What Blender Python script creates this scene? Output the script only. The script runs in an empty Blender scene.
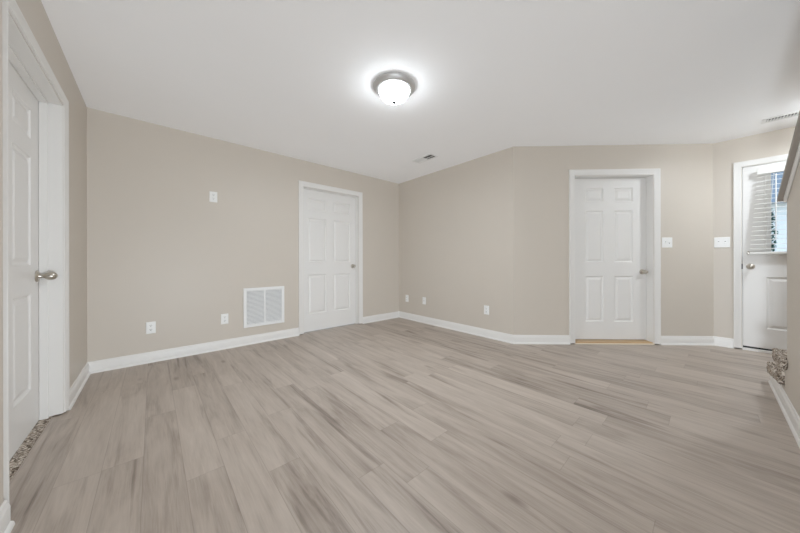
import bpy, bmesh, math, random
from mathutils import Matrix, Vector, noise

R = math.radians
PI = math.pi
scene = bpy.context.scene
col = scene.collection

# ------------------------------------------------------------------ camera
FOC = 277.0                                   # focal length in pixels at 800 wide
EYE = 1.026
cam_data = bpy.data.cameras.new('camera')
cam_data.sensor_width = 36.0
cam_data.lens = FOC / 800.0 * 36.0
cam_data.shift_y = -5.5 / 800.0
cam_data.clip_start = 0.02
cam = bpy.data.objects.new('camera', cam_data)
col.objects.link(cam)
fwd = Vector((0.6656, 0.7463, 0)).normalized()
right = Vector((fwd.y, -fwd.x, 0))
up = Vector((0, 0, 1))
m = Matrix((right, up, -fwd)).transposed().to_4x4()
cam.matrix_world = Matrix.Translation((0, 0, EYE)) @ m @ Matrix.Rotation(R(-0.126), 4, 'Z')
scene.camera = cam

# ------------------------------------------------------------------ world, exposure
world = bpy.data.worlds.new('sky')
scene.world = world
world.use_nodes = True
wn = world.node_tree
wn.nodes.clear()
sky = wn.nodes.new('ShaderNodeTexSky')
sky.sky_type = 'NISHITA'
sky.sun_disc = False
sky.sun_elevation = R(38)
sky.sun_rotation = R(200)
bg = wn.nodes.new('ShaderNodeBackground')
bg.inputs[1].default_value = 0.42
wo = wn.nodes.new('ShaderNodeOutputWorld')
wn.links.new(sky.outputs[0], bg.inputs[0])
wn.links.new(bg.outputs[0], wo.inputs[0])

DOME_EMIT = 27
FOYER_EMIT = 42
FLASH = 11.8
FILL_Z = 0.4
MAIN_W = 18
FOYER_W = 11


def soft_fill(name, kind, loc, power, color, radius, falloff):
    """An added fill light whose strength does not fall with distance."""
    d = bpy.data.lights.new(name, kind)
    d.energy = power
    d.color = color
    d.shadow_soft_size = radius
    d.use_nodes = True
    nt = d.node_tree
    em = nt.nodes['Emission']
    lfn = nt.nodes.new('ShaderNodeLightFalloff')
    lfn.inputs[0].default_value = 1.0
    nt.links.new(lfn.outputs[falloff], em.inputs['Strength'])
    o = bpy.data.objects.new(name, d)
    o.location = loc
    col.objects.link(o)
    return o


soft_fill('fill_light', 'POINT', (0.34, -0.20, FILL_Z), FLASH, (0.885, 0.97, 1.05), 0.14, 'Constant')  # unseen fill added near the camera to lift the ceiling, imitating bounced flash
vs = scene.view_settings
vs.view_transform = 'Standard'
vs.look = 'None'
vs.gamma = 1.0
vs.use_curve_mapping = False
vs.exposure = 0.0
scene.cycles.max_bounces = 14
scene.cycles.diffuse_bounces = 10


# ------------------------------------------------------------------ materials
def newmat(name):
    mt = bpy.data.materials.new(name)
    mt.use_nodes = True
    nt = mt.node_tree
    return mt, nt, nt.nodes['Principled BSDF']


def N(nt, kind, **kw):
    n = nt.nodes.new(kind)
    for k, v in kw.items():
        setattr(n, k, v)
    return n


def math_node(nt, op, a, b=None, c=None):
    n = nt.nodes.new('ShaderNodeMath')
    n.operation = op
    for i, v in enumerate((a, b, c)):
        if v is None:
            continue
        if isinstance(v, (int, float)):
            n.inputs[i].default_value = v
        else:
            nt.links.new(v, n.inputs[i])
    return n.outputs[0]


def mix_col(nt, fac, a, b, blend='MIX'):
    n = nt.nodes.new('ShaderNodeMix')
    n.data_type = 'RGBA'
    n.blend_type = blend
    for sock, v in ((n.inputs[0], fac), (n.inputs[6], a), (n.inputs[7], b)):
        if isinstance(v, (int, float)):
            sock.default_value = v
        elif isinstance(v, tuple):
            sock.default_value = (*v, 1)
        else:
            nt.links.new(v, sock)
    return n.outputs[2]


def paint(name, color, rough=0.5, bump=0.02, scale=180.0, spec=0.35, var=0.015):
    """Painted surface: faint mottling and roller texture."""
    mt, nt, b = newmat(name)
    tc = N(nt, 'ShaderNodeTexCoord')
    nz = N(nt, 'ShaderNodeTexNoise')
    nz.inputs['Scale'].default_value = 3.0
    nz.inputs['Detail'].default_value = 4.0
    nt.links.new(tc.outputs['Object'], nz.inputs['Vector'])
    dark = tuple(c * (1 - var) for c in color)
    lite = tuple(min(1, c * (1 + var)) for c in color)
    c = mix_col(nt, nz.outputs['Fac'], dark, lite)
    nt.links.new(c, b.inputs['Base Color'])
    b.inputs['Roughness'].default_value = rough
    b.inputs['Specular IOR Level'].default_value = spec
    if bump > 0:
        n2 = N(nt, 'ShaderNodeTexNoise')
        n2.inputs['Scale'].default_value = scale
        n2.inputs['Detail'].default_value = 3.0
        nt.links.new(tc.outputs['Object'], n2.inputs['Vector'])
        bp = N(nt, 'ShaderNodeBump')
        bp.inputs['Strength'].default_value = bump
        bp.inputs['Distance'].default_value = 0.002
        nt.links.new(n2.outputs['Fac'], bp.inputs['Height'])
        nt.links.new(bp.outputs[0], b.inputs['Normal'])
    return mt


def metal(name, color, rough):
    mt, nt, b = newmat(name)
    tc = N(nt, 'ShaderNodeTexCoord')
    nz = N(nt, 'ShaderNodeTexNoise')
    nz.inputs['Scale'].default_value = 120.0
    nt.links.new(tc.outputs['Object'], nz.inputs['Vector'])
    r = math_node(nt, 'MULTIPLY_ADD', nz.outputs['Fac'], 0.12, rough - 0.06)
    nt.links.new(r, b.inputs['Roughness'])
    b.inputs['Metallic'].default_value = 1.0
    b.inputs['Base Color'].default_value = (*color, 1)
    return mt


def floor_material():
    mt, nt, b = newmat('greige oak laminate')
    geo = N(nt, 'ShaderNodeNewGeometry')
    sep = N(nt, 'ShaderNodeSeparateXYZ')
    nt.links.new(geo.outputs['Position'], sep.inputs[0])
    W, L = 0.152, 1.22
    u = math_node(nt, 'DIVIDE', math_node(nt, 'ADD', sep.outputs[0], 7.03), W)
    row = math_node(nt, 'FLOOR', u)
    fu = math_node(nt, 'SUBTRACT', u, row)
    wr = N(nt, 'ShaderNodeTexWhiteNoise', noise_dimensions='1D')
    nt.links.new(row, wr.inputs['W'])
    v = math_node(nt, 'DIVIDE', math_node(nt, 'ADD', sep.outputs[1], 9.0), L)
    v = math_node(nt, 'ADD', v, math_node(nt, 'MULTIPLY', wr.outputs['Value'], 3.7))
    cl = math_node(nt, 'FLOOR', v)
    fv = math_node(nt, 'SUBTRACT', v, cl)
    cid = N(nt, 'ShaderNodeCombineXYZ')
    nt.links.new(row, cid.inputs[0])
    nt.links.new(cl, cid.inputs[1])
    wp = N(nt, 'ShaderNodeTexWhiteNoise', noise_dimensions='3D')
    nt.links.new(cid.outputs[0], wp.inputs['Vector'])
    pid = wp.outputs['Value']
    off = math_node(nt, 'MULTIPLY', pid, 37.0)

    def grain(sx, sy, detail, rough, dist=0.0):
        cx = math_node(nt, 'ADD', math_node(nt, 'MULTIPLY', sep.outputs[0], sx), off)
        cy = math_node(nt, 'ADD', math_node(nt, 'MULTIPLY', sep.outputs[1], sy), off)
        cb = N(nt, 'ShaderNodeCombineXYZ')
        nt.links.new(cx, cb.inputs[0])
        nt.links.new(cy, cb.inputs[1])
        nt.links.new(off, cb.inputs[2])
        nz = N(nt, 'ShaderNodeTexNoise')
        nz.inputs['Scale'].default_value = 1.0
        nz.inputs['Detail'].default_value = detail
        nz.inputs['Roughness'].default_value = rough
        nz.inputs['Distortion'].default_value = dist
        nt.links.new(cb.outputs[0], nz.inputs['Vector'])
        return nz.outputs['Fac']

    fine = grain(210.0, 7.0, 4.0, 0.6)
    mid = grain(46.0, 2.6, 5.0, 0.6, 0.6)
    broad = grain(13.0, 1.5, 4.0, 0.55, 0.9)
    cloud = grain(6.0, 3.0, 3.0, 0.5)
    streak = grain(13.0, 0.62, 6.0, 0.60, 0.8)
    t = math_node(nt, 'MULTIPLY', pid, 0.27)
    t = math_node(nt, 'MULTIPLY_ADD', fine, 0.34, t)
    t = math_node(nt, 'MULTIPLY_ADD', mid, 0.42, t)
    t = math_node(nt, 'MULTIPLY_ADD', broad, 0.95, t)
    t = math_node(nt, 'MULTIPLY_ADD', cloud, 0.20, t)
    t = math_node(nt, 'SUBTRACT', t, 0.545)
    rmp = N(nt, 'ShaderNodeValToRGB')
    e = rmp.color_ramp.elements
    e[0].position, e[0].color = 0.05, (0.185, 0.150, 0.122, 1)
    e[1].position, e[1].color = 0.95, (0.555, 0.485, 0.425, 1)
    k = rmp.color_ramp.elements.new(0.35)
    k.color = (0.345, 0.290, 0.247, 1)
    k = rmp.color_ramp.elements.new(0.6)
    k.color = (0.452, 0.388, 0.336, 1)
    sk = N(nt, 'ShaderNodeMapRange')
    sk.inputs[1].default_value = 0.53
    sk.inputs[2].default_value = 0.74
    sk.inputs[3].default_value = 0.0
    sk.inputs[4].default_value = 0.50
    nt.links.new(streak, sk.inputs[0])
    t = math_node(nt, 'SUBTRACT', math_node(nt, 'ADD', t, 0.075), sk.outputs[0])
    nt.links.new(t, rmp.inputs[0])
    # sparse small knots
    cx = math_node(nt, 'MULTIPLY', sep.outputs[0], 9.0)
    cy = math_node(nt, 'MULTIPLY', sep.outputs[1], 3.4)
    cb = N(nt, 'ShaderNodeCombineXYZ')
    nt.links.new(cx, cb.inputs[0])
    nt.links.new(cy, cb.inputs[1])
    vo = N(nt, 'ShaderNodeTexVoronoi', feature='F1')
    vo.inputs['Scale'].default_value = 0.55
    nt.links.new(cb.outputs[0], vo.inputs['Vector'])
    kn = N(nt, 'ShaderNodeMapRange')
    kn.inputs[1].default_value = 0.03
    kn.inputs[2].default_value = 0.13
    kn.inputs[3].default_value = 0.5
    kn.inputs[4].default_value = 0.0
    nt.links.new(vo.outputs['Distance'], kn.inputs[0])
    c = mix_col(nt, kn.outputs[0], rmp.outputs[0], (0.14, 0.105, 0.08))
    # seams
    du = math_node(nt, 'MULTIPLY', math_node(nt, 'MINIMUM', fu, math_node(nt, 'SUBTRACT', 1.0, fu)), W)
    dv = math_node(nt, 'MULTIPLY', math_node(nt, 'MINIMUM', fv, math_node(nt, 'SUBTRACT', 1.0, fv)), L)
    d = math_node(nt, 'MINIMUM', du, dv)
    sm = N(nt, 'ShaderNodeMapRange')
    sm.inputs[1].default_value = 0.0006
    sm.inputs[2].default_value = 0.0018
    sm.inputs[3].default_value = 0.30
    sm.inputs[4].default_value = 0.0
    nt.links.new(d, sm.inputs[0])
    c = mix_col(nt, sm.outputs[0], c, (0.12, 0.095, 0.075))
    nt.links.new(c, b.inputs['Base Color'])
    rg = math_node(nt, 'MULTIPLY_ADD', mid, 0.16, 0.36)
    nt.links.new(rg, b.inputs['Roughness'])
    b.inputs['Specular IOR Level'].default_value = 0.42
    bp = N(nt, 'ShaderNodeBump')
    bp.inputs['Strength'].default_value = 0.25
    bp.inputs['Distance'].default_value = 0.0008
    hgt = math_node(nt, 'SUBTRACT', math_node(nt, 'MULTIPLY', fine, 0.5), sm.outputs[0])
    nt.links.new(hgt, bp.inputs['Height'])
    nt.links.new(bp.outputs[0], b.inputs['Normal'])
    return mt


def carpet_material():
    mt, nt, b = newmat('flecked frieze carpet')
    tc = N(nt, 'ShaderNodeTexCoord')
    vo = N(nt, 'ShaderNodeTexVoronoi')
    vo.inputs['Scale'].default_value = 125.0
    nt.links.new(tc.outputs['Object'], vo.inputs['Vector'])
    sx = N(nt, 'ShaderNodeSeparateColor')
    nt.links.new(vo.outputs['Color'], sx.inputs[0])
    rmp = N(nt, 'ShaderNodeValToRGB')
    rmp.color_ramp.interpolation = 'LINEAR'
    e = rmp.color_ramp.elements
    e[0].position, e[0].color = 0.1, (0.13, 0.10, 0.078, 1)
    e[1].position, e[1].color = 0.95, (0.72, 0.65, 0.57, 1)
    k = e.new(0.5)
    k.color = (0.40, 0.335, 0.275, 1)
    nt.links.new(sx.outputs[0], rmp.inputs[0])
    nt.links.new(rmp.outputs[0], b.inputs['Base Color'])
    b.inputs['Roughness'].default_value = 0.95
    b.inputs['Specular IOR Level'].default_value = 0.05
    bp = N(nt, 'ShaderNodeBump')
    bp.inputs['Strength'].default_value = 0.9
    bp.inputs['Distance'].default_value = 0.006
    nt.links.new(vo.outputs['Distance'], bp.inputs['Height'])
    nt.links.new(bp.outputs[0], b.inputs['Normal'])
    return mt


def wood_material():
    mt, nt, b = newmat('pale raw wood')
    tc = N(nt, 'ShaderNodeTexCoord')
    mp = N(nt, 'ShaderNodeMapping')
    mp.inputs['Scale'].default_value = (3, 60, 60)
    nt.links.new(tc.outputs['Object'], mp.inputs[0])
    nz = N(nt, 'ShaderNodeTexNoise')
    nz.inputs['Scale'].default_value = 1.5
    nz.inputs['Detail'].default_value = 4
    nt.links.new(mp.outputs[0], nz.inputs['Vector'])
    c = mix_col(nt, nz.outputs['Fac'], (0.40, 0.25, 0.12), (0.66, 0.47, 0.27))
    nt.links.new(c, b.inputs['Base Color'])
    b.inputs['Roughness'].default_value = 0.5
    return mt


def lamp_glass(name, strength):
    mt, nt, b = newmat(name)
    tc = N(nt, 'ShaderNodeTexCoord')
    nz = N(nt, 'ShaderNodeTexNoise')
    nz.inputs['Scale'].default_value = 18.0
    nt.links.new(tc.outputs['Object'], nz.inputs['Vector'])
    c = mix_col(nt, nz.outputs['Fac'], (0.89, 0.965, 1.03), (0.91, 0.975, 1.03))
    b.inputs['Base Color'].default_value = (0.95, 0.95, 0.93, 1)
    b.inputs['Roughness'].default_value = 0.25
    nt.links.new(c, b.inputs['Emission Color'])
    b.inputs['Emission Strength'].default_value = strength
    return mt


def glass_material():
    mt, nt, b = newmat('clear window glass')
    nt.nodes.remove(b)
    out = nt.nodes['Material Output']
    gl = N(nt, 'ShaderNodeBsdfGlossy')
    gl.inputs['Roughness'].default_value = 0.02
    tr = N(nt, 'ShaderNodeBsdfTransparent')
    tr.inputs[0].default_value = (0.93, 0.97, 0.97, 1)
    fr = N(nt, 'ShaderNodeFresnel')
    fr.inputs[0].default_value = 1.45
    mx = N(nt, 'ShaderNodeMixShader')
    nt.links.new(fr.outputs[0], mx.inputs[0])
    nt.links.new(tr.outputs[0], mx.inputs[1])
    nt.links.new(gl.outputs[0], mx.inputs[2])
    nt.links.new(mx.outputs[0], out.inputs[0])
    return mt


def two_tone(name, a, bcol, scale, rough=0.8, stretch=(1, 1, 1)):
    mt, nt, b = newmat(name)
    tc = N(nt, 'ShaderNodeTexCoord')
    mp = N(nt, 'ShaderNodeMapping')
    mp.inputs['Scale'].default_value = stretch
    nt.links.new(tc.outputs['Object'], mp.inputs[0])
    nz = N(nt, 'ShaderNodeTexNoise')
    nz.inputs['Scale'].default_value = scale
    nz.inputs['Detail'].default_value = 5
    nt.links.new(mp.outputs[0], nz.inputs['Vector'])
    c = mix_col(nt, nz.outputs['Fac'], a, bcol)
    nt.links.new(c, b.inputs['Base Color'])
    b.inputs['Roughness'].default_value = rough
    return mt


WALL_C = (0.596, 0.543, 0.478)
M = {
    'wall': paint('greige wall paint', WALL_C, 0.45, 0.03, 260, 0.38),
    'ceiling': paint('flat white ceiling paint', (0.945, 0.945, 0.95), 0.9, 0.05, 140, 0.1),
    'trim': paint('semi gloss white trim paint', (0.765, 0.75, 0.725), 0.38, 0.0, spec=0.45),
    'door': paint('satin white door paint', (0.755, 0.74, 0.718), 0.42, 0.015, 90, 0.45),
    'plate': paint('white plastic', (0.84, 0.84, 0.825), 0.35, 0.0, spec=0.5),
    'grille': paint('white enamelled steel', (0.82, 0.82, 0.81), 0.4, 0.0, spec=0.5),
    'slot': paint('dark slot', (0.05, 0.045, 0.04), 0.6, 0.0),
    'duct': paint('dark grey duct', (0.10, 0.10, 0.105), 0.7, 0.0),
    'duct_pale': paint('grey filter cloth', (0.30, 0.305, 0.315), 0.85, 0.0),
    'cap': paint('taupe grey cap paint', (0.33, 0.30, 0.265), 0.45, 0.0),
    'floor': floor_material(),
    'carpet': carpet_material(),
    'wood': wood_material(),
    'cream': paint('cream strip', (0.80, 0.71, 0.58), 0.45, 0.0),
    'nickel': metal('satin nickel', (0.56, 0.52, 0.46), 0.30),
    'brushed': metal('brushed nickel lamp ring', (0.66, 0.66, 0.66), 0.5),
    'finial': paint('dark bronze', (0.022, 0.021, 0.02), 0.6, 0.0, spec=0.1),
    'rubber': paint('black weatherstrip', (0.025, 0.025, 0.025), 0.7, 0.0),
    'blind': paint('white faux wood blind', (0.74, 0.73, 0.70), 0.45, 0.0, spec=0.4),
    'cord': paint('white cord', (0.8, 0.8, 0.78), 0.7, 0.0),
    'glass': glass_material(),
    'dome': lamp_glass('frosted lamp glass', DOME_EMIT),
    'dome_foyer': lamp_glass('frosted foyer lamp glass', FOYER_EMIT),
    'siding': two_tone('pale blue siding', (0.86, 0.84, 0.80), (0.93, 0.91, 0.87), 6, 0.7),
    'shingle': two_tone('slate blue shingles', (0.20, 0.24, 0.28), (0.34, 0.39, 0.43), 9, 0.85, (1, 1, 6)),
    'leaf': two_tone('dark green leaves', (0.02, 0.07, 0.05), (0.06, 0.16, 0.10), 14, 0.7),
    'bark': two_tone('brown bark', (0.06, 0.045, 0.03), (0.12, 0.09, 0.07), 20, 0.9),
    'concrete': two_tone('pale concrete drive', (0.5, 0.5, 0.48), (0.62, 0.62, 0.6), 5, 0.9),
}


# ------------------------------------------------------------------ mesh helpers
class MB:
    def __init__(self):
        self.v, self.f = [], []

    def add(self, verts, faces):
        o = len(self.v)
        self.v += [tuple(p) for p in verts]
        self.f += [tuple(i + o for i in f) for f in faces]
        return self

    def box(self, x0, x1, y0, y1, z0, z1):
        p = [(x, y, z) for x in (x0, x1) for y in (y0, y1) for z in (z0, z1)]
        return self.add(p, [(0, 1, 3, 2), (4, 6, 7, 5), (0, 4, 5, 1), (2, 3, 7, 6), (0, 2, 6, 4), (1, 5, 7, 3)])

    def prism(self, pts, y0, y1, axis='y'):
        """Outline pts in (x, z) extruded along y (or (x, y) along z)."""
        n = len(pts)
        if axis == 'y':
            v = [(a, y0, b) for a, b in pts] + [(a, y1, b) for a, b in pts]
        elif axis == 'x':
            v = [(y0, a, b) for a, b in pts] + [(y1, a, b) for a, b in pts]
        else:
            v = [(a, b, y0) for a, b in pts] + [(a, b, y1) for a, b in pts]
        f = [tuple(range(n - 1, -1, -1)), tuple(range(n, 2 * n))]
        f += [(i, (i + 1) % n, n + (i + 1) % n, n + i) for i in range(n)]
        return self.add(v, f)

    def sweep(self, rings, closed=True, caps=True):
        """Consecutive rings of equal length."""
        n = len(rings[0])
        v = [p for r in rings for p in r]
        f = []
        for k in range(len(rings) - 1):
            for i in range(n if closed else n - 1):
                j = (i + 1) % n
                f.append((k * n + i, k * n + j, (k + 1) * n + j, (k + 1) * n + i))
        if caps:
            f.append(tuple(range(n - 1, -1, -1)))
            f.append(tuple((len(rings) - 1) * n + i for i in range(n)))
        return self.add(v, f)

    def lathe(self, prof, seg=32, axis='z', origin=(0, 0, 0)):
        """prof: (r, h) pairs about an axis; 'y-' points out of a wall into the room."""
        rings = []
        for r, h in prof:
            r = max(r, 1e-5)
            ring = []
            for i in range(seg):
                a = 2 * PI * i / seg
                c, s = r * math.cos(a), r * math.sin(a)
                if axis == 'z':
                    p = (c, s, h)
                else:
                    p = (c, -h, s)
                ring.append((p[0] + origin[0], p[1] + origin[1], p[2] + origin[2]))
            rings.append(ring)
        return self.sweep(rings)

    def build(self, name, mat, parent=None, bevel=0.0, smooth=False, seg=2):
        me = bpy.data.meshes.new(name)
        me.from_pydata(self.v, [], self.f)
        bm = bmesh.new()
        bm.from_mesh(me)
        bmesh.ops.recalc_face_normals(bm, faces=bm.faces)
        bm.to_mesh(me)
        bm.free()
        me.materials.append(mat)
        if smooth:
            for p in me.polygons:
                p.use_smooth = True
            me.set_sharp_from_angle(angle=R(40))
        o = bpy.data.objects.new(name, me)
        col.objects.link(o)
        if parent:
            o.parent = parent
        if bevel > 0:
            md = o.modifiers.new('bevel', 'BEVEL')
            md.width = bevel
            md.segments = seg
            md.limit_method = 'ANGLE'
        return o


def tag(o, label=None, cat=None, group=None, kind=None):
    if label:
        o['label'] = label
    if cat:
        o['category'] = cat
    if group:
        o['group'] = group
    if kind:
        o['kind'] = kind
    return o


def empty(name, loc, rz=0.0):
    o = bpy.data.objects.new(name, None)
    o.empty_display_size = 0.1
    o.location = loc
    o.rotation_euler.z = rz
    col.objects.link(o)
    return o


def copy_tree(o, parent=None):
    c = o.copy()
    col.objects.link(c)
    if parent:
        c.parent = parent
    for ch in list(o.children):
        copy_tree(ch, c)
    return c


# ------------------------------------------------------------------ the plan (metres; floor corners seen from above)
H = 2.44
TH = 0.14
PA0 = (-0.45, -0.345)
PAB = (-0.45, 3.798)
PBC = (3.363, 3.798)
PCD = (3.334, 1.625)
PDE = (5.067, -0.023)
PE1 = (5.067, -1.40)
X_STAIR_END = 3.21
Y_STAIR = -0.345


class Frame:
    """A wall seen from the room: u runs to the right, y into the wall, z up."""
    def __init__(self, p0, p1):
        self.p0, self.p1 = p0, p1
        dx, dy = p1[0] - p0[0], p1[1] - p0[1]
        self.len = math.hypot(dx, dy)
        self.rz = math.atan2(dy, dx)

    def at(self, u, z=0.0, y=0.0):
        c, s = math.cos(self.rz), math.sin(self.rz)
        return (self.p0[0] + c * u - s * y, self.p0[1] + s * u + c * y, z)


FA = Frame(PA0, PAB)
FB = Frame(PAB, PBC)
FC = Frame(PBC, PCD)
FD = Frame(PCD, PDE)
FE = Frame(PDE, PE1)
FF = Frame((X_STAIR_END, Y_STAIR), (-0.45, Y_STAIR))


def wall(name, fr, openings=(), ext0=TH, ext1=TH, mat=None, label=None):
    mb = MB()
    u = -ext0
    for (a, b, h) in openings:
        g0, g1 = a - 0.058, b + 0.058             # undercut below the door trim, left open on purpose
        mb.box(u, g0, 0, TH, 0, H)
        mb.box(g0, a, 0, TH, 0.012, H)
        mb.box(g0, a, 0.05, TH, 0, 0.012)
        mb.box(a, b, 0, TH, h, H)
        mb.box(b, g1, 0, TH, 0.012, H)
        mb.box(b, g1, 0.05, TH, 0, 0.012)
        u = g1
    mb.box(u, fr.len + ext1, 0, TH, 0, H)
    o = mb.build(name, mat or M['wall'])
    o.location = fr.at(0)
    o.rotation_euler.z = fr.rz
    return tag(o, label, None, None, 'structure')


# door openings in wall coordinates
ULEFT = lambda y: y - PA0[1]
A_OPEN = (ULEFT(1.925), ULEFT(2.896), 2.075)
US = lambda s: s + 0.45
B_OPEN = (US(1.574), US(2.488), 2.075)
D_OPEN = (0.745, 1.688, 2.072)
E_OPEN = (0.240 - 0.023, 1.166 - 0.023, 2.098)

# floor and ceiling follow the outline of the room
outline = [(-0.50, -1.40), (-0.50, 3.93), (3.46, 3.93), (5.10, 2.0), (5.19, -0.02), (5.19, -1.40)]
fl = MB().prism(outline, -0.06, 0.0, 'z').build('floor', M['floor'])
tag(fl, 'greige wood plank floor running through the whole room', None, None, 'structure')
big = [(-0.62, -1.56), (-0.62, 3.95), (3.52, 3.95), (5.22, 2.0), (5.22, -1.56)]
cl = MB().prism(big, H, H + 0.1, 'z').build('ceiling', M['ceiling'])
tag(cl, 'plain white painted ceiling', None, None, 'structure')

wall('wall_left', FA, [A_OPEN], label='greige wall at the left with a recessed white door')
wall('wall_back', FB, [B_OPEN], label='long greige wall with the square return grille')
wall('wall_far', FC, [], TH, 0.0, label='bare greige wall right of the far corner')
wall('wall_angled', FD, [D_OPEN], 0.0, 0.02, label='greige wall holding the door with a wood threshold')
wall('wall_entry', FE, [E_OPEN], 0.0, TH, label='narrow greige wall around the entry door')
# near side of the left doorway: the wall steps forward a little
nl = MB().box(0, ULEFT(1.800), -0.022, 0.0, 0, H).build('trim_1', M['wall'])
nl.location = FA.at(0)
nl.rotation_euler.z = FA.rz
tag(nl, 'greige wall face stepping forward at the extreme left edge', None, None, 'structure')
# foyer and the closed side behind the stairs
wall('wall_foyer', Frame((5.067, -1.40), (-0.45, -1.40)), [], TH, TH, label='greige wall along the far side of the stairs')
ff = Frame((-0.45, -1.40), (-0.45, -0.345))
wall('wall_landing', ff, [], 0, 0, label='greige wall closing the stairs')

# stair wall: raked top, rises towards the room's near side
RAKE = 0.475
Z_END = 1.452


def rake_z(x):
    return Z_END + (X_STAIR_END - x) * RAKE


x_top = X_STAIR_END - (H - Z_END) / RAKE
pts = [(-0.45, 0), (3.80, 0), (3.80, 0.075), (3.56, 0.085), (3.30, 0.150), (3.30, 0.250), (X_STAIR_END, 0.285),
       (X_STAIR_END, Z_END), (x_top, H), (-0.45, H)]
ws = MB().prism(pts, Y_STAIR - 0.115, Y_STAIR).build('wall_stair', M['wall'])
tag(ws, 'greige half wall beside the stairs with sloping top', None, None, 'structure')
# cap and bed moulding on the raked edge
x0c, x1c = X_STAIR_END + 0.045, x_top
cap = MB().prism([(x0c, rake_z(x0c)), (x0c, rake_z(x0c) + 0.03), (x1c, H), (x1c, H - 0.03)],
                 Y_STAIR - 0.150, Y_STAIR + 0.036).build('trim_2', M['cap'], None, 0.004)
tag(cap, 'grey sloping cap board on top of the stair half wall', None, None, 'structure')
x0m = X_STAIR_END
mo = MB().prism([(x0m, rake_z(x0m) - 0.034), (x0m, rake_z(x0m) - 0.001), (x1c, H - 0.031), (x1c, H - 0.065)],
                Y_STAIR + 0.0005, Y_STAIR + 0.014).build('trim_3', M['trim'], None, 0.004)
tag(mo, 'white moulding strip under the sloping stair cap', None, None, 'structure')

# ------------------------------------------------------------------ baseboards
BASE = [(0.0, 0.0), (-0.024, 0.0), (-0.0235, 0.008), (-0.020, 0.016), (-0.0135, 0.020), (-0.0135, 0.078),
        (-0.0115, 0.086), (-0.007, 0.092), (-0.0065, 0.104), (0.0, 0.108)]
base_n = {}


def baseboard(side, fr, u0, u1, k0=0.0, k1=0.0, y=0.0, label=None):
    """k0, k1: mitre slope at each end (shift of u per unit of projection; + pulls the end in)."""
    mb = MB()
    r0 = [(u0 - p * k0, p + y, z) for p, z in BASE]
    r1 = [(u1 + p * k1, p + y, z) for p, z in BASE]
    mb.sweep([r0, r1])
    o = mb.build('baseboard_' + side, M['trim'], None, 0, True)
    o.location = fr.at(0)
    o.rotation_euler.z = fr.rz
    return tag(o, label or 'white moulded baseboard', None, None, 'structure')


CW = 0.070
t_cd = math.tan((FC.rz - FD.rz) / 2)
t_de = math.tan((FD.rz - FE.rz) / 2)
baseboard('left', FA, 0, ULEFT(1.812), 0, 0.0, -0.022, 'white baseboard in the lower left corner of view')
baseboard('left', FA, A_OPEN[1] + 0.057, FA.len, 0, 1, 0, 'white baseboard between left door and room corner')
baseboard('back', FB, 0, B_OPEN[0] - CW, 1, 0, 0, 'long white baseboard under the return grille')
baseboard('back', FB, B_OPEN[1] + CW, FB.len, 0, 1, 0, 'short white baseboard between back door and far corner')
baseboard('far', FC, 0, FC.len, 1, t_cd, 0, 'white baseboard along wall right of far corner')
baseboard('angled', FD, 0, D_OPEN[0] - CW, t_cd, 0, 0, 'white baseboard left of the door with wood threshold')
baseboard('angled', FD, D_OPEN[1] + CW, FD.len, 0, t_de, 0, 'white baseboard right of the door with wood threshold')
baseboard('entry', FE, 0, E_OPEN[0] - 0.062, t_de, 0, 0, 'short white baseboard left of entry door')
fs = Frame((3.86, Y_STAIR), (-0.45, Y_STAIR))
baseboard('stair', fs, 0, fs.len, 0, 0, 0, 'white baseboard running below the stair half wall')

# ------------------------------------------------------------------ doors
CASING = [(0.004, 0.0), (0.004, -0.007), (0.012, -0.0095), (0.022, -0.008), (0.030, -0.012), (0.050, -0.0145),
          (0.058, -0.018), (0.068, -0.018), (0.070, -0.015), (0.070, 0.0)]


def casing(w, h, cw, parent, z0=0.012):
    k = cw / 0.070
    prof = [(a * k if a > 0.005 else a, p) for a, p in CASING]
    mb = MB()
    rings = [[(-a, p, z0) for a, p in prof],
             [(-a, p, h + a) for a, p in prof],
             [(w + a, p, h + a) for a, p in prof],
             [(w + a, p, z0) for a, p in prof]]
    mb.sweep(rings)
    return mb.build('casing', M['trim'], parent, 0, True)


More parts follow.
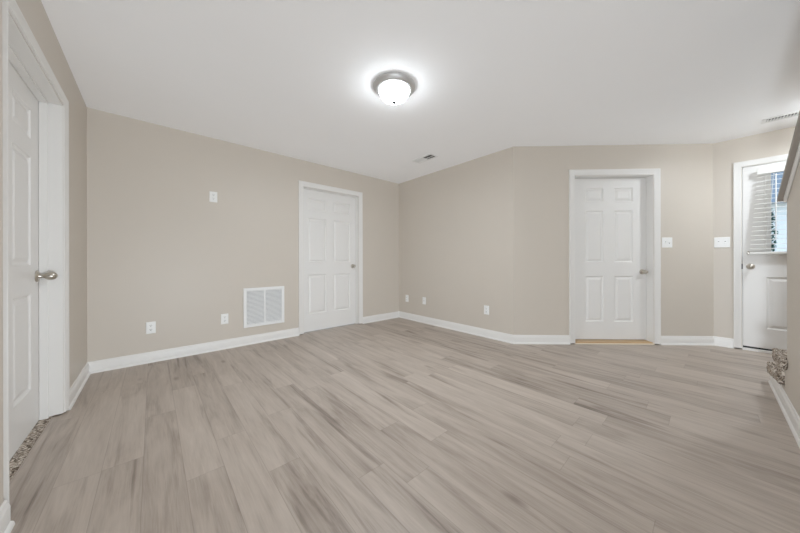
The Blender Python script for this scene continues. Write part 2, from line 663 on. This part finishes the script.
def panel_slab(w, h, cols, rows, parent, loc, z0=0.0, thick=0.035, hole=None, name='door_leaf'):
    """Moulded panel door: stiles and rails on a grid, each panel sunk with a raised field."""
    xs = sorted({0.0, w, *[c for p in cols for c in p]} | ({hole[0], hole[1]} if hole else set()))
    zs = sorted({z0, h, *[c for p in rows for c in p]} | ({hole[2], hole[3]} if hole else set()))
    mb = MB()

    def is_panel(a, b, c, d):
        for p in cols:
            if p[0] - 1e-6 <= a and b <= p[1] + 1e-6:
                for q in rows:
                    if q[0] - 1e-6 <= c and d <= q[1] + 1e-6:
                        return True
        return False

    for i in range(len(xs) - 1):
        for j in range(len(zs) - 1):
            a, b, c, d = xs[i], xs[i + 1], zs[j], zs[j + 1]
            if hole and hole[0] - 1e-6 <= a and b <= hole[1] + 1e-6 and hole[2] - 1e-6 <= c and d <= hole[3] + 1e-6:
                continue
            if is_panel(a, b, c, d):
                continue
            mb.add([(a, 0, c), (b, 0, c), (b, 0, d), (a, 0, d)], [(0, 1, 2, 3)])
            mb.add([(a, thick, c), (b, thick, c), (b, thick, d), (a, thick, d)], [(3, 2, 1, 0)])
    steps = [(0.0, 0.0), (0.004, 0.006), (0.012, 0.011), (0.020, 0.011), (0.042, 0.0020), (0.046, 0.0015)]
    for p in cols:
        for q in rows:
            for face in (0, 1):
                rings = []
                for ins, dep in steps:
                    y = dep if face == 0 else thick - dep
                    rings.append([(p[0] + ins, y, q[0] + ins), (p[1] - ins, y, q[0] + ins),
                                  (p[1] - ins, y, q[1] - ins), (p[0] + ins, y, q[1] - ins)])
                mb.sweep(rings, True, False)
                mb.add(rings[-1], [(0, 1, 2, 3)])
    # outer edges
    for (a, b, c, d) in ([(0, w, z0, h)] + ([hole] if hole else [])):
        q = [(a, c), (b, c), (b, d), (a, d)]
        for i in range(4):
            p0, p1 = q[i], q[(i + 1) % 4]
            mb.add([(p0[0], 0, p0[1]), (p1[0], 0, p1[1]), (p1[0], thick, p1[1]), (p0[0], thick, p0[1])], [(0, 1, 2, 3)])
    o = mb.build(name, M['door'], parent)
    bm = bmesh.new()
    bm.from_mesh(o.data)
    bmesh.ops.remove_doubles(bm, verts=bm.verts, dist=1e-5)
    bmesh.ops.recalc_face_normals(bm, faces=bm.faces)
    bm.to_mesh(o.data)
    bm.free()
    o.location = loc
    return o


def knob(parent, loc, k=1.0):
    """Rosette, neck and egg-shaped knob pointing into the room."""
    rs = MB().lathe([(0.0, 0.0), (0.032, 0.0), (0.033, 0.004), (0.030, 0.008), (0.020, 0.011), (0.0, 0.011)],
                    28, 'y-').build('knob', M['nickel'], parent, 0, True)
    rs.location = loc
    rs.scale = (k, k, k)
    MB().lathe([(0.0, 0.009), (0.013, 0.010), (0.0105, 0.018), (0.010, 0.024), (0.013, 0.029), (0.019, 0.036),
                (0.0235, 0.045), (0.0245, 0.053), (0.022, 0.063), (0.016, 0.071), (0.008, 0.0755), (0.0, 0.0765)],
               28, 'y-').build('grip', M['nickel'], rs, 0, True)
    return rs


def jamb(w, h, parent, depth=TH, stop=None, tj=0.0):
    """Lining of the opening, with the stop bead the door closes against."""
    mb = MB()
    mb.box(0.0, 0.004, 0.0, depth, 0.010, h)
    mb.box(w - 0.004, w, 0.0, depth, 0.010, h)
    mb.box(0.0, w, 0.0, depth, h - 0.004, h)
    o = mb.build('jamb', M['trim'], parent)
    if stop:
        s0, s1, sw = stop
        sb = MB()
        sb.box(0.004, 0.004 + sw, s0, s1, 0, h - 0.004)
        sb.box(w - 0.004 - sw, w - 0.004, s0, s1, 0, h - 0.004)
        sb.box(0.004, w - 0.004, s0, s1, h - 0.004 - sw, h - 0.004)
        sb.build('door_stop', M['trim'], parent, 0.002)
    return o


ROWS = [(0.255, 0.830), (1.005, 1.655), (1.768, 1.942)]


def door_root(name, fr, u, label):
    e = empty(name, fr.at(u), fr.rz)
    return tag(e, label, None, None, 'structure')


# left door, recessed
w = A_OPEN[1] - A_OPEN[0]
dA = door_root('door_1', FA, A_OPEN[0], 'white panel door in the left wall with an egg shaped knob')
casing(w, A_OPEN[2], 0.057, dA)
jamb(w, A_OPEN[2], dA, TH, (0.062, 0.099, 0.012))
lw = w - 0.012
panel_slab(lw, 2.064, [(0.09, 0.37), (0.508, 0.801)], ROWS, dA, (0.006, 0.100, 0), z0=0.006)
knob(dA, (w - 0.060, 0.100, 0.935), 1.12)

# back door
w = B_OPEN[1] - B_OPEN[0]
dB = door_root('door_2', FB, B_OPEN[0], 'white six panel door in the long back wall')
casing(w, B_OPEN[2], CW, dB)
jamb(w, B_OPEN[2], dB, TH, (0.040, 0.071, 0.010))
lw = w - 0.010
panel_slab(lw, 2.062, [(0.092, 0.380), (0.498, 0.796)], ROWS, dB, (0.005, 0.072, 0), z0=0.008)
knob(dB, (w - 0.072, 0.072, 0.945))

# angled wall door on a wood threshold
w = D_OPEN[1] - D_OPEN[0]
dD = door_root('door_3', FD, D_OPEN[0], 'white six panel door above a pale wood threshold')
casing(w, D_OPEN[2], CW, dD)
jamb(w, D_OPEN[2], dD, TH + 0.02, None)
lw = w - 0.012
panel_slab(lw, 2.064, [(0.182, 0.407), (0.540, 0.768)], ROWS, dD, (0.006, 0.100, 0), z0=0.034, thick=0.04)
knob(dD, (w - 0.058, 0.100, 0.885))
MB().box(0.004, w - 0.004, 0.004, 0.155, 0.0, 0.024).build('threshold', M['wood'], dD, 0.003)
tag(MB().box(0.0, w, -0.012, 0.0035, 0.0005, 0.012).build('threshold_edge', M['cream'], dD, 0.002), 'cream front strip of threshold')

# entry door with half glass
w = E_OPEN[1] - E_OPEN[0]
u0 = E_OPEN[0]
UE = lambda t: t - 0.023 - u0                      # plan offset along the wall to door coordinate
dE = door_root('door_4', FE, u0, 'white half glass entry door behind the stair wall')
casing(w, E_OPEN[2], 0.062, dE)
jamb(w, E_OPEN[2], dE, TH, (0.046, 0.075, 0.010))
lw = w - 0.014
g = (UE(0.432) - 0.007, lw - (UE(0.432) - 0.007), 1.095, 1.990)
panel_slab(lw, 2.089, [(UE(0.405), 0.405), (0.50, lw - UE(0.405))], [(0.265, 0.840)], dE, (0.007, 0.0, 0), z0=0.046, thick=0.044, hole=g)
knob(dE, (UE(0.302), 0.0, 0.955))
MB().box(0.007, w - 0.007, 0.004, 0.040, 0.028, 0.046).build('weatherstrip', M['rubber'], dE)
MB().box(0.0, w, -0.02, TH, 0.0, 0.026).build('threshold', M['trim'], dE, 0.004)
lf = MB()
a, b, c, d = g
for (x0, x1, z0, z1) in ((a - 0.03, a + 0.012, c - 0.03, d + 0.03), (b - 0.012, b + 0.03, c - 0.03, d + 0.03),
                         (a + 0.012, b - 0.012, c - 0.03, c + 0.012), (a + 0.012, b - 0.012, d - 0.012, d + 0.03)):
    lf.box(x0 + 0.007, x1 + 0.007, -0.010, -0.0005, z0, z1)
lfo = lf.build('glass_frame', M['door'], dE, 0.003)
MB().box(a + 0.007, b + 0.007, 0.018, 0.024, c, d).build('glass_pane', M['glass'], dE)
sp = MB().box(-0.003, 0.0065, -0.0005, 0.002, 0.925, 0.985).build('strike_plate', M['duct'], dE)

# ------------------------------------------------------------------ carpet strip under the left door
ca = MB().box(-0.62, -0.5005, 1.929, 2.892, -0.02, 0.004).build('carpet', M['carpet'])
tag(ca, 'flecked brown carpet showing under the left door', 'carpet', None, 'stuff')

# ------------------------------------------------------------------ carpeted stairs
st = tag(empty('staircase', (0, 0, 0)), 'flecked brown carpeted stairs behind the sloping half wall', 'stairs')
RISE, RUN, R1 = 0.178, 0.30, 3.835


def fuzzy(o, seed, amt=0.005):
    """Cut the surface fine and push it about, so the pile has a rough edge."""
    bm = bmesh.new()
    bm.from_mesh(o.data)
    bmesh.ops.recalc_face_normals(bm, faces=bm.faces)
    bmesh.ops.bevel(bm, geom=bm.edges[:], offset=0.016, segments=3, profile=0.5, affect='EDGES', clamp_overlap=True)
    bmesh.ops.triangulate(bm, faces=bm.faces)
    for _ in range(3):
        long_e = [e for e in bm.edges if e.calc_length() > 0.022 and min(v.co.y for v in e.verts) > -0.62]
        bmesh.ops.subdivide_edges(bm, edges=long_e, cuts=1)
        bmesh.ops.triangulate(bm, faces=bm.faces)
    bm.normal_update()
    for v in bm.verts:
        q = v.co * 85.0 + Vector((seed, 0, 0))
        v.co += v.normal * (noise.noise(q) * amt)
    bm.to_mesh(o.data)
    bm.free()


for k in range(1, 7):
    r = R1 - RUN * (k - 1)
    top = RISE * k
    yin = Y_STAIR - 0.121                          # behind the wall
    body = MB().box(r - RUN, r, -1.395, yin, 0.0, top - 0.07).build('riser', M['carpet'], st)
    tail, cut, low = r - RUN + 0.012, 0.082, 0.095
    yt = yin
    if k == 1:
        tail, cut, yt = 3.290, 0.020, Y_STAIR + 0.030
    elif k == 2:
        tail, cut, yt = X_STAIR_END - 0.035, 0.062, Y_STAIR + 0.030
    prof = [(r + 0.000, top - low), (r + 0.022, top - 0.080), (r + 0.036, top - 0.060), (r + 0.040, top - 0.036), (r + 0.034, top - 0.014),
            (r + 0.018, top - 0.002), (r - 0.01, top), (tail, top), (tail, top - cut)]
    y_in = yin if k > 2 else Y_STAIR + 0.0008
    tread = MB().prism(prof, -1.395, yin if k > 2 else yin).build('tread', M['carpet'], st)
    if k < 3:
        # open end: the carpet wraps round the nosing and over the face of the wall
        wrap = MB().prism(prof, yin + 0.0 if k > 2 else y_in, yt).build('carpet_wrap', M['carpet'], tread)
        fuzzy(wrap, k * 11.0, 0.007)
        pc = [(r + 0.000, top - low), (r + 0.022, top - 0.080), (r + 0.036, top - 0.060), (r + 0.040, top - 0.036),
              (r + 0.034, top - 0.014), (r + 0.018, top - 0.002), (r - 0.01, top), (r - RUN + 0.05, top), (r - RUN + 0.05, top - 0.075)]
        end = MB().prism(pc, yin, y_in).build('nosing', M['carpet'], tread)
        fuzzy(end, k * 5.0, 0.004)
    if k == 2:
        side = MB().box(3.306, r, yin, Y_STAIR + 0.012, RISE - 0.01, top - 0.07).build('carpet_side', M['carpet'], body)
        fuzzy(side, 31.0, 0.004)

# ------------------------------------------------------------------ return air grille on the back wall
gw, gh = 0.486, 0.485
gr = tag(empty('return_grille', FB.at(US(0.822), 0.211), FB.rz), 'square white return air grille low on the back wall', 'vent')
fm = MB()
fb = 0.036
for (x0, x1, z0, z1) in ((0, fb, 0, gh), (gw - fb, gw, 0, gh), (fb, gw - fb, 0, fb), (fb, gw - fb, gh - fb, gh)):
    fm.box(x0, x1, -0.014, -0.0005, z0, z1)
fm.build('frame', M['grille'], gr, 0.003)
MB().box(gw / 2 - 0.009, gw / 2 + 0.009, -0.0135, -0.001, fb, gh - fb).build('mullion', M['grille'], gr, 0.002)
MB().box(fb - 0.004, gw - fb + 0.004, -0.0015, -0.0004, fb - 0.004, gh - fb + 0.004).build('filter', M['duct_pale'], gr)
nl_ = 26
for side in (0, 1):
    lv = MB()
    xa = fb if side == 0 else gw / 2 + 0.009
    xb = gw / 2 - 0.009 if side == 0 else gw - fb
    for i in range(nl_):
        z = fb + (i + 0.5) * (gh - 2 * fb) / nl_
        lv.prism([(-0.011, z - 0.0050), (-0.0102, z - 0.0058), (-0.0025, z + 0.0045), (-0.0033, z + 0.0053)], xa, xb, 'x')
    lv.build('louvers', M['grille'], gr)
for zz in (0.016, gh - 0.016):
    for xx in (0.018, gw - 0.018):
        s_ = MB().lathe([(0, 0.0142), (0.004, 0.0142), (0.003, 0.0165), (0, 0.017)], 12, 'y-').build('screw', M['grille'], gr)
        s_.location = (xx, 0, zz)


# ------------------------------------------------------------------ wall plates
def plate_mesh(w, h, parent):
    mb = MB()
    i = 0.006
    o = [(-w / 2, -h / 2), (w / 2, -h / 2), (w / 2, h / 2), (-w / 2, h / 2)]
    rings = [[(x, -0.0004, z) for x, z in o], [(x, -0.003, z) for x, z in o],
             [(x - math.copysign(i, x), -0.0065, z - math.copysign(i, z)) for x, z in o]]
    mb.sweep(rings)
    return mb.build('plate', M['plate'], parent, 0.0008)


def screw(parent, x, z):
    s_ = MB().lathe([(0, 0.0064), (0.0032, 0.0064), (0.0026, 0.0078), (0, 0.008)], 12, 'y-').build('screw', M['plate'], parent)
    s_.location = (x, 0, z)


def outlet(fr, u, z, label, group=None):
    e = tag(empty('outlet', fr.at(u, z), fr.rz), label, 'outlet', group)
    plate_mesh(0.076, 0.120, e)
    screw(e, 0, 0)
    for s in (-1, 1):
        zc = s * 0.0205
        ring = [(math.cos(a) * 0.0172, math.sin(a) * 0.0172) for a in [2 * PI * i / 28 for i in range(28)]]
        ring = [(x, max(-0.0135, min(0.0135, y))) for x, y in ring]
        rc = MB().prism([(x, y) for x, y in ring], -0.0085, -0.006).build('receptacle', M['plate'], e, 0.0006)
        rc.location = (0, 0, zc)
        sl = MB()
        sl.box(-0.0078, -0.0050, -0.0088, -0.0084, 0.000, 0.0095)
        sl.box(0.0050, 0.0078, -0.0088, -0.0084, 0.001, 0.0085)
        sl.add([(math.cos(a) * 0.003, -0.0088, -0.0065 + math.sin(a) * 0.003) for a in [2 * PI * i / 12 for i in range(12)]],
               [tuple(range(12))])
        sl.build('slots', M['slot'], rc)
    return e


def jack(fr, u, z, label):
    e = tag(empty('cable_jack', fr.at(u, z), fr.rz), label, 'wall jack')
    plate_mesh(0.074, 0.118, e)
    screw(e, 0, 0.042)
    screw(e, 0, -0.042)
    c = MB().lathe([(0, 0.006), (0.0075, 0.006), (0.0075, 0.009), (0.005, 0.009), (0.005, 0.016), (0.0, 0.016)], 16, 'y-')
    c.build('connector', M['nickel'], e, 0, True)
    return e


def switch(fr, u, z, wid, label, ups, sp=0.046):
    e = tag(empty('light_switch', fr.at(u, z), fr.rz), label, 'light switch')
    plate_mesh(wid, 0.124, e)
    n = len(ups)
    for i, upp in enumerate(ups):
        x = (i - (n - 1) / 2) * sp
        for s in (-1, 1):
            screw(e, x, s * 0.030)
        tilt = 0.008 if upp else -0.008
        sk = MB().box(-0.006, 0.006, -0.0071, -0.0060, -0.0125, 0.0125).build('toggle', M['plate'], e)
        sk.location = (x, 0, 0)
        lv = MB().sweep([[(-0.0046, -0.0066, -0.006), (0.0046, -0.0066, -0.006), (0.0046, -0.0066, 0.006), (-0.0046, -0.0066, 0.006)],
                         [(-0.0036, -0.0195, tilt - 0.0035), (0.0036, -0.0195, tilt - 0.0035), (0.0036, -0.0195, tilt + 0.0035),
                          (-0.0036, -0.0195, tilt + 0.0035)]]).build('lever', M['plate'], sk, 0.001)
        MB().box(-0.0055, 0.0055, -0.0073, -0.0071, -0.0115, -0.0065 if upp else -0.0115 + 0.0005).build('gap', M['slot'], sk) if upp else \
            MB().box(-0.0055, 0.0055, -0.0073, -0.0071, 0.0065, 0.0115).build('gap', M['slot'], sk)
    return e


outlet(FB, US(-0.017), 0.352, 'white duplex outlet low on back wall near the left corner')
outlet(FB, US(0.627), 0.350, 'white duplex outlet just left of the return grille')
outlet(FB, US(0.519), 1.766, 'white duplex outlet mounted high on the back wall')
UC = lambda t: 3.798 + t
outlet(FC, UC(-3.580), 0.363, 'narrow white outlet beside the far room corner')
jack(FC, UC(-3.160), 0.366, 'white cable jack plate second from the far room corner')
outlet(FC, UC(-2.001), 0.366, 'white duplex outlet nearest the bend in the far wall')
switch(FD, 1.845, 1.243, 0.124, 'square white two toggle switch right of the wood threshold door', (False, True))
switch(FE, 0.067, 1.239, 0.124, 'wide white two toggle switch left of the entry door', (False, False), 0.052)


# ------------------------------------------------------------------ ceiling registers
def register(name, x, y, lx, ly, label, nslots, frac, blade):
    """White ceiling register: frame, louvers across, dark opening behind."""
    e = tag(empty(name, (x, y, H)), label, 'vent')
    bf = 0.028
    fm = MB()
    for (x0, x1, y0, y1) in ((-lx / 2, lx / 2, -ly / 2, -ly / 2 + bf), (-lx / 2, lx / 2, ly / 2 - bf, ly / 2),
                             (-lx / 2, -lx / 2 + bf, -ly / 2 + bf, ly / 2 - bf), (lx / 2 - bf, lx / 2, -ly / 2 + bf, ly / 2 - bf)):
        fm.box(x0, x1, y0, y1, -0.008, -0.0005)
    fm.build('frame', M['grille'], e, 0.003)
    MB().box(-lx / 2 + bf, lx / 2 - bf, -ly / 2 + bf, ly / 2 - bf, -0.0015, -0.0006).build('opening', M['duct'], e)
    lv = MB()
    for i in range(nslots):
        yy = -ly / 2 + bf + (i + 0.5) * (ly - 2 * bf) / nslots
        s = blade if yy < 0 else -blade
        lv.prism([(yy - s, -0.0085), (yy - s + 0.0016, -0.0085), (yy + s + 0.0016, -0.002), (yy + s, -0.002)], -lx / 2 + bf, lx / 2 - bf, 'x')
    lv.build('louvers', M['grille'], e)
    MB().box(-0.008, 0.008, -ly / 2 + bf, ly / 2 - bf, -0.0092, -0.0087).build('crossbar', M['grille'], e)
    return e


register('ceiling_register', 2.80, 2.62, 0.16, 0.36, 'small white ceiling register near the far corner', 15, 0.3, 0.006)
register('ceiling_register', 4.63, -0.55, 0.14, 0.40, 'white ceiling register above the entry at right edge', 18, 0.3, 0.0045)


# ------------------------------------------------------------------ ceiling lamps
def ceiling_lamp(x, y, glass, power, spread, label):
    e = tag(empty('ceiling_lamp', (x, y, H)), label, 'ceiling light')
    MB().lathe([(0.02, -0.0005), (0.168, -0.0005), (0.172, -0.005), (0.171, -0.014), (0.165, -0.022), (0.152, -0.031), (0.145, -0.034),
                (0.143, -0.039), (0.135, -0.042), (0.125, -0.043), (0.1225, -0.040), (0.1225, -0.018), (0.02, -0.016)],
               64).build('ring', M['brushed'], e, 0, True)
    prof = [(0.122, -0.026), (0.122, -0.043)]
    for i in range(1, 13):
        a = i / 12 * PI / 2
        prof.append((0.122 * math.cos(a) ** 1.15 if i < 12 else 0.001, -0.043 - 0.087 * math.sin(a)))
    MB().lathe(prof, 64).build('glass_dome', glass, e, 0, True)
    d = bpy.data.lights.new('lamp_light', 'AREA')      # the bulbs' downward light leaves through the dome
    d.shape = 'DISK'
    d.size = spread
    d.energy = power
    d.color = (0.885, 0.97, 1.05)
    lo = bpy.data.objects.new('lamp_light', d)
    lo.location = (0, 0, -0.1505)
    lo.parent = e
    col.objects.link(lo)
    MB().lathe([(0.0, -0.126), (0.015, -0.128), (0.017, -0.133), (0.014, -0.139), (0.009, -0.145), (0.0, -0.149)], 20).build(
        'finial', M['finial'], e, 0, True)
    return e


ceiling_lamp(1.458, 1.700, M['dome'], MAIN_W, 0.022, 'round flush ceiling lamp with white glass dome and nickel ring')
ceiling_lamp(4.40, -0.85, M['dome_foyer'], FOYER_W, 0.22, 'round flush ceiling lamp over the entry just past the right edge')

# ------------------------------------------------------------------ venetian blind on the entry door
bl = tag(empty('window_blind', FE.at(0.0), FE.rz), 'white horizontal slat blind hanging on the entry door glass', 'blind')
BT0, BT1 = 0.352 - 0.023, 1.045 - 0.023
ZT, ZB = 2.035, 1.110
MB().box(BT0, BT1, -0.062, -0.0105, ZT - 0.045, ZT).build('headrail', M['blind'], bl, 0.003)
MB().box(BT0 - 0.006, BT1 + 0.006, -0.070, -0.0625, ZT - 0.060, ZT + 0.004).build('valance', M['blind'], bl, 0.002)
skew = lambda z: -0.062 * (ZT - z) / (ZT - ZB)
ns = 17
for i in range(ns):
    z = ZT - 0.085 - i * (ZT - 0.085 - (ZB + 0.045)) / (ns - 1)
    s = skew(z)
    mb = MB()
    rings = []
    for x in (BT0 + 0.004 + s, BT1 - 0.004 + s):
        ring = []
        for j in range(7):
            q = j / 6 - 0.5
            ring.append((x, -0.036 + q * 0.048, z + 0.0030 * (1 - 4 * q * q) + 0.007 * q))
        for j in range(6, -1, -1):
            q = j / 6 - 0.5
            ring.append((x, -0.036 + q * 0.048, z - 0.0026 + 0.0030 * (1 - 4 * q * q) + 0.007 * q))
        rings.append(ring)
    mb.sweep(rings)
    mb.build('slat', M['blind'], bl)
s = skew(ZB)
br = MB().box(BT0 + s, BT1 + s, -0.062, -0.012, ZB - 0.016, ZB + 0.010).build('bottom_rail', M['blind'], bl, 0.003)
tag(MB().box(BT0 + s - 0.012, BT0 + s - 0.001, -0.055, -0.0005, ZB - 0.022, ZB + 0.014).build('hold_down_bracket', M['nickel'], bl, 0.002), 'grey metal bracket')
for uu in (BT0 + 0.11, BT1 - 0.11):
    cdm = MB()
    for yy in (-0.0615, -0.0105):
        cdm.sweep([[(uu + skew(z) + dx, yy + dy, z) for dx, dy in ((-0.001, -0.001), (0.001, -0.001), (0.001, 0.001), (-0.001, 0.001))]
                   for z in (ZT - 0.045, ZB)])
    cdm.build('ladder_cord', M['cord'], bl)
ww = MB().lathe([(0.0, 0.0), (0.0045, 0.0), (0.0045, 0.70), (0.0, 0.70)], 10).build('tilt_wand', M['cord'], bl, 0, True)
ww.location = (0.468 - 0.023, -0.078, 1.255)

# ------------------------------------------------------------------ outdoors, seen through the door glass
gd = MB().box(5.25, 60, -30, 40, -0.35, -0.15).build('ground', M['concrete'])
tag(gd, 'pale concrete ground outside the entry door', None, None, 'structure')
nh = tag(empty('neighbour_house', (19.0, -5.0, -0.15)), 'pale blue house seen through the entry door glass', 'house')
MB().box(0, 8, -8, 10, 0, 3.6).build('siding', M['siding'], nh)
MB().prism([(-0.5, 3.5), (4, 6.6), (8.5, 3.5)], -8.5, 10.5).build('roof', M['shingle'], nh)

random.seed(4)
tr = tag(empty('shrub', (8.6, -0.66, -0.15)), 'dark green shrub outside the entry door glass', 'shrub')
lf = MB()
for i in range(3600):
    h = random.random()
    rad = 0.125 * min(1.0, (1.02 - h) * 6)
    a = random.random() * 2 * PI
    q = rad * math.sqrt(random.random())
    c = Vector((q * math.cos(a), q * math.sin(a), 0.15 + h * 2.15))
    d1 = Vector((random.uniform(-1, 1), random.uniform(-1, 1), random.uniform(-.5, 1))).normalized()
    d2 = d1.orthogonal().normalized()
    L = random.uniform(0.04, 0.075)
    lf.add([c, c + d1 * L * .5 + d2 * L * .22, c + d1 * L, c + d1 * L * .5 - d2 * L * .22], [(0, 1, 2, 3)])
lf.build('foliage', M['leaf'], tr)
MB().lathe([(0.0, 0.0), (0.035, 0.0), (0.025, 1.0), (0.008, 1.9), (0.0, 1.9)], 10).build('stem', M['bark'], tr, 0, True)
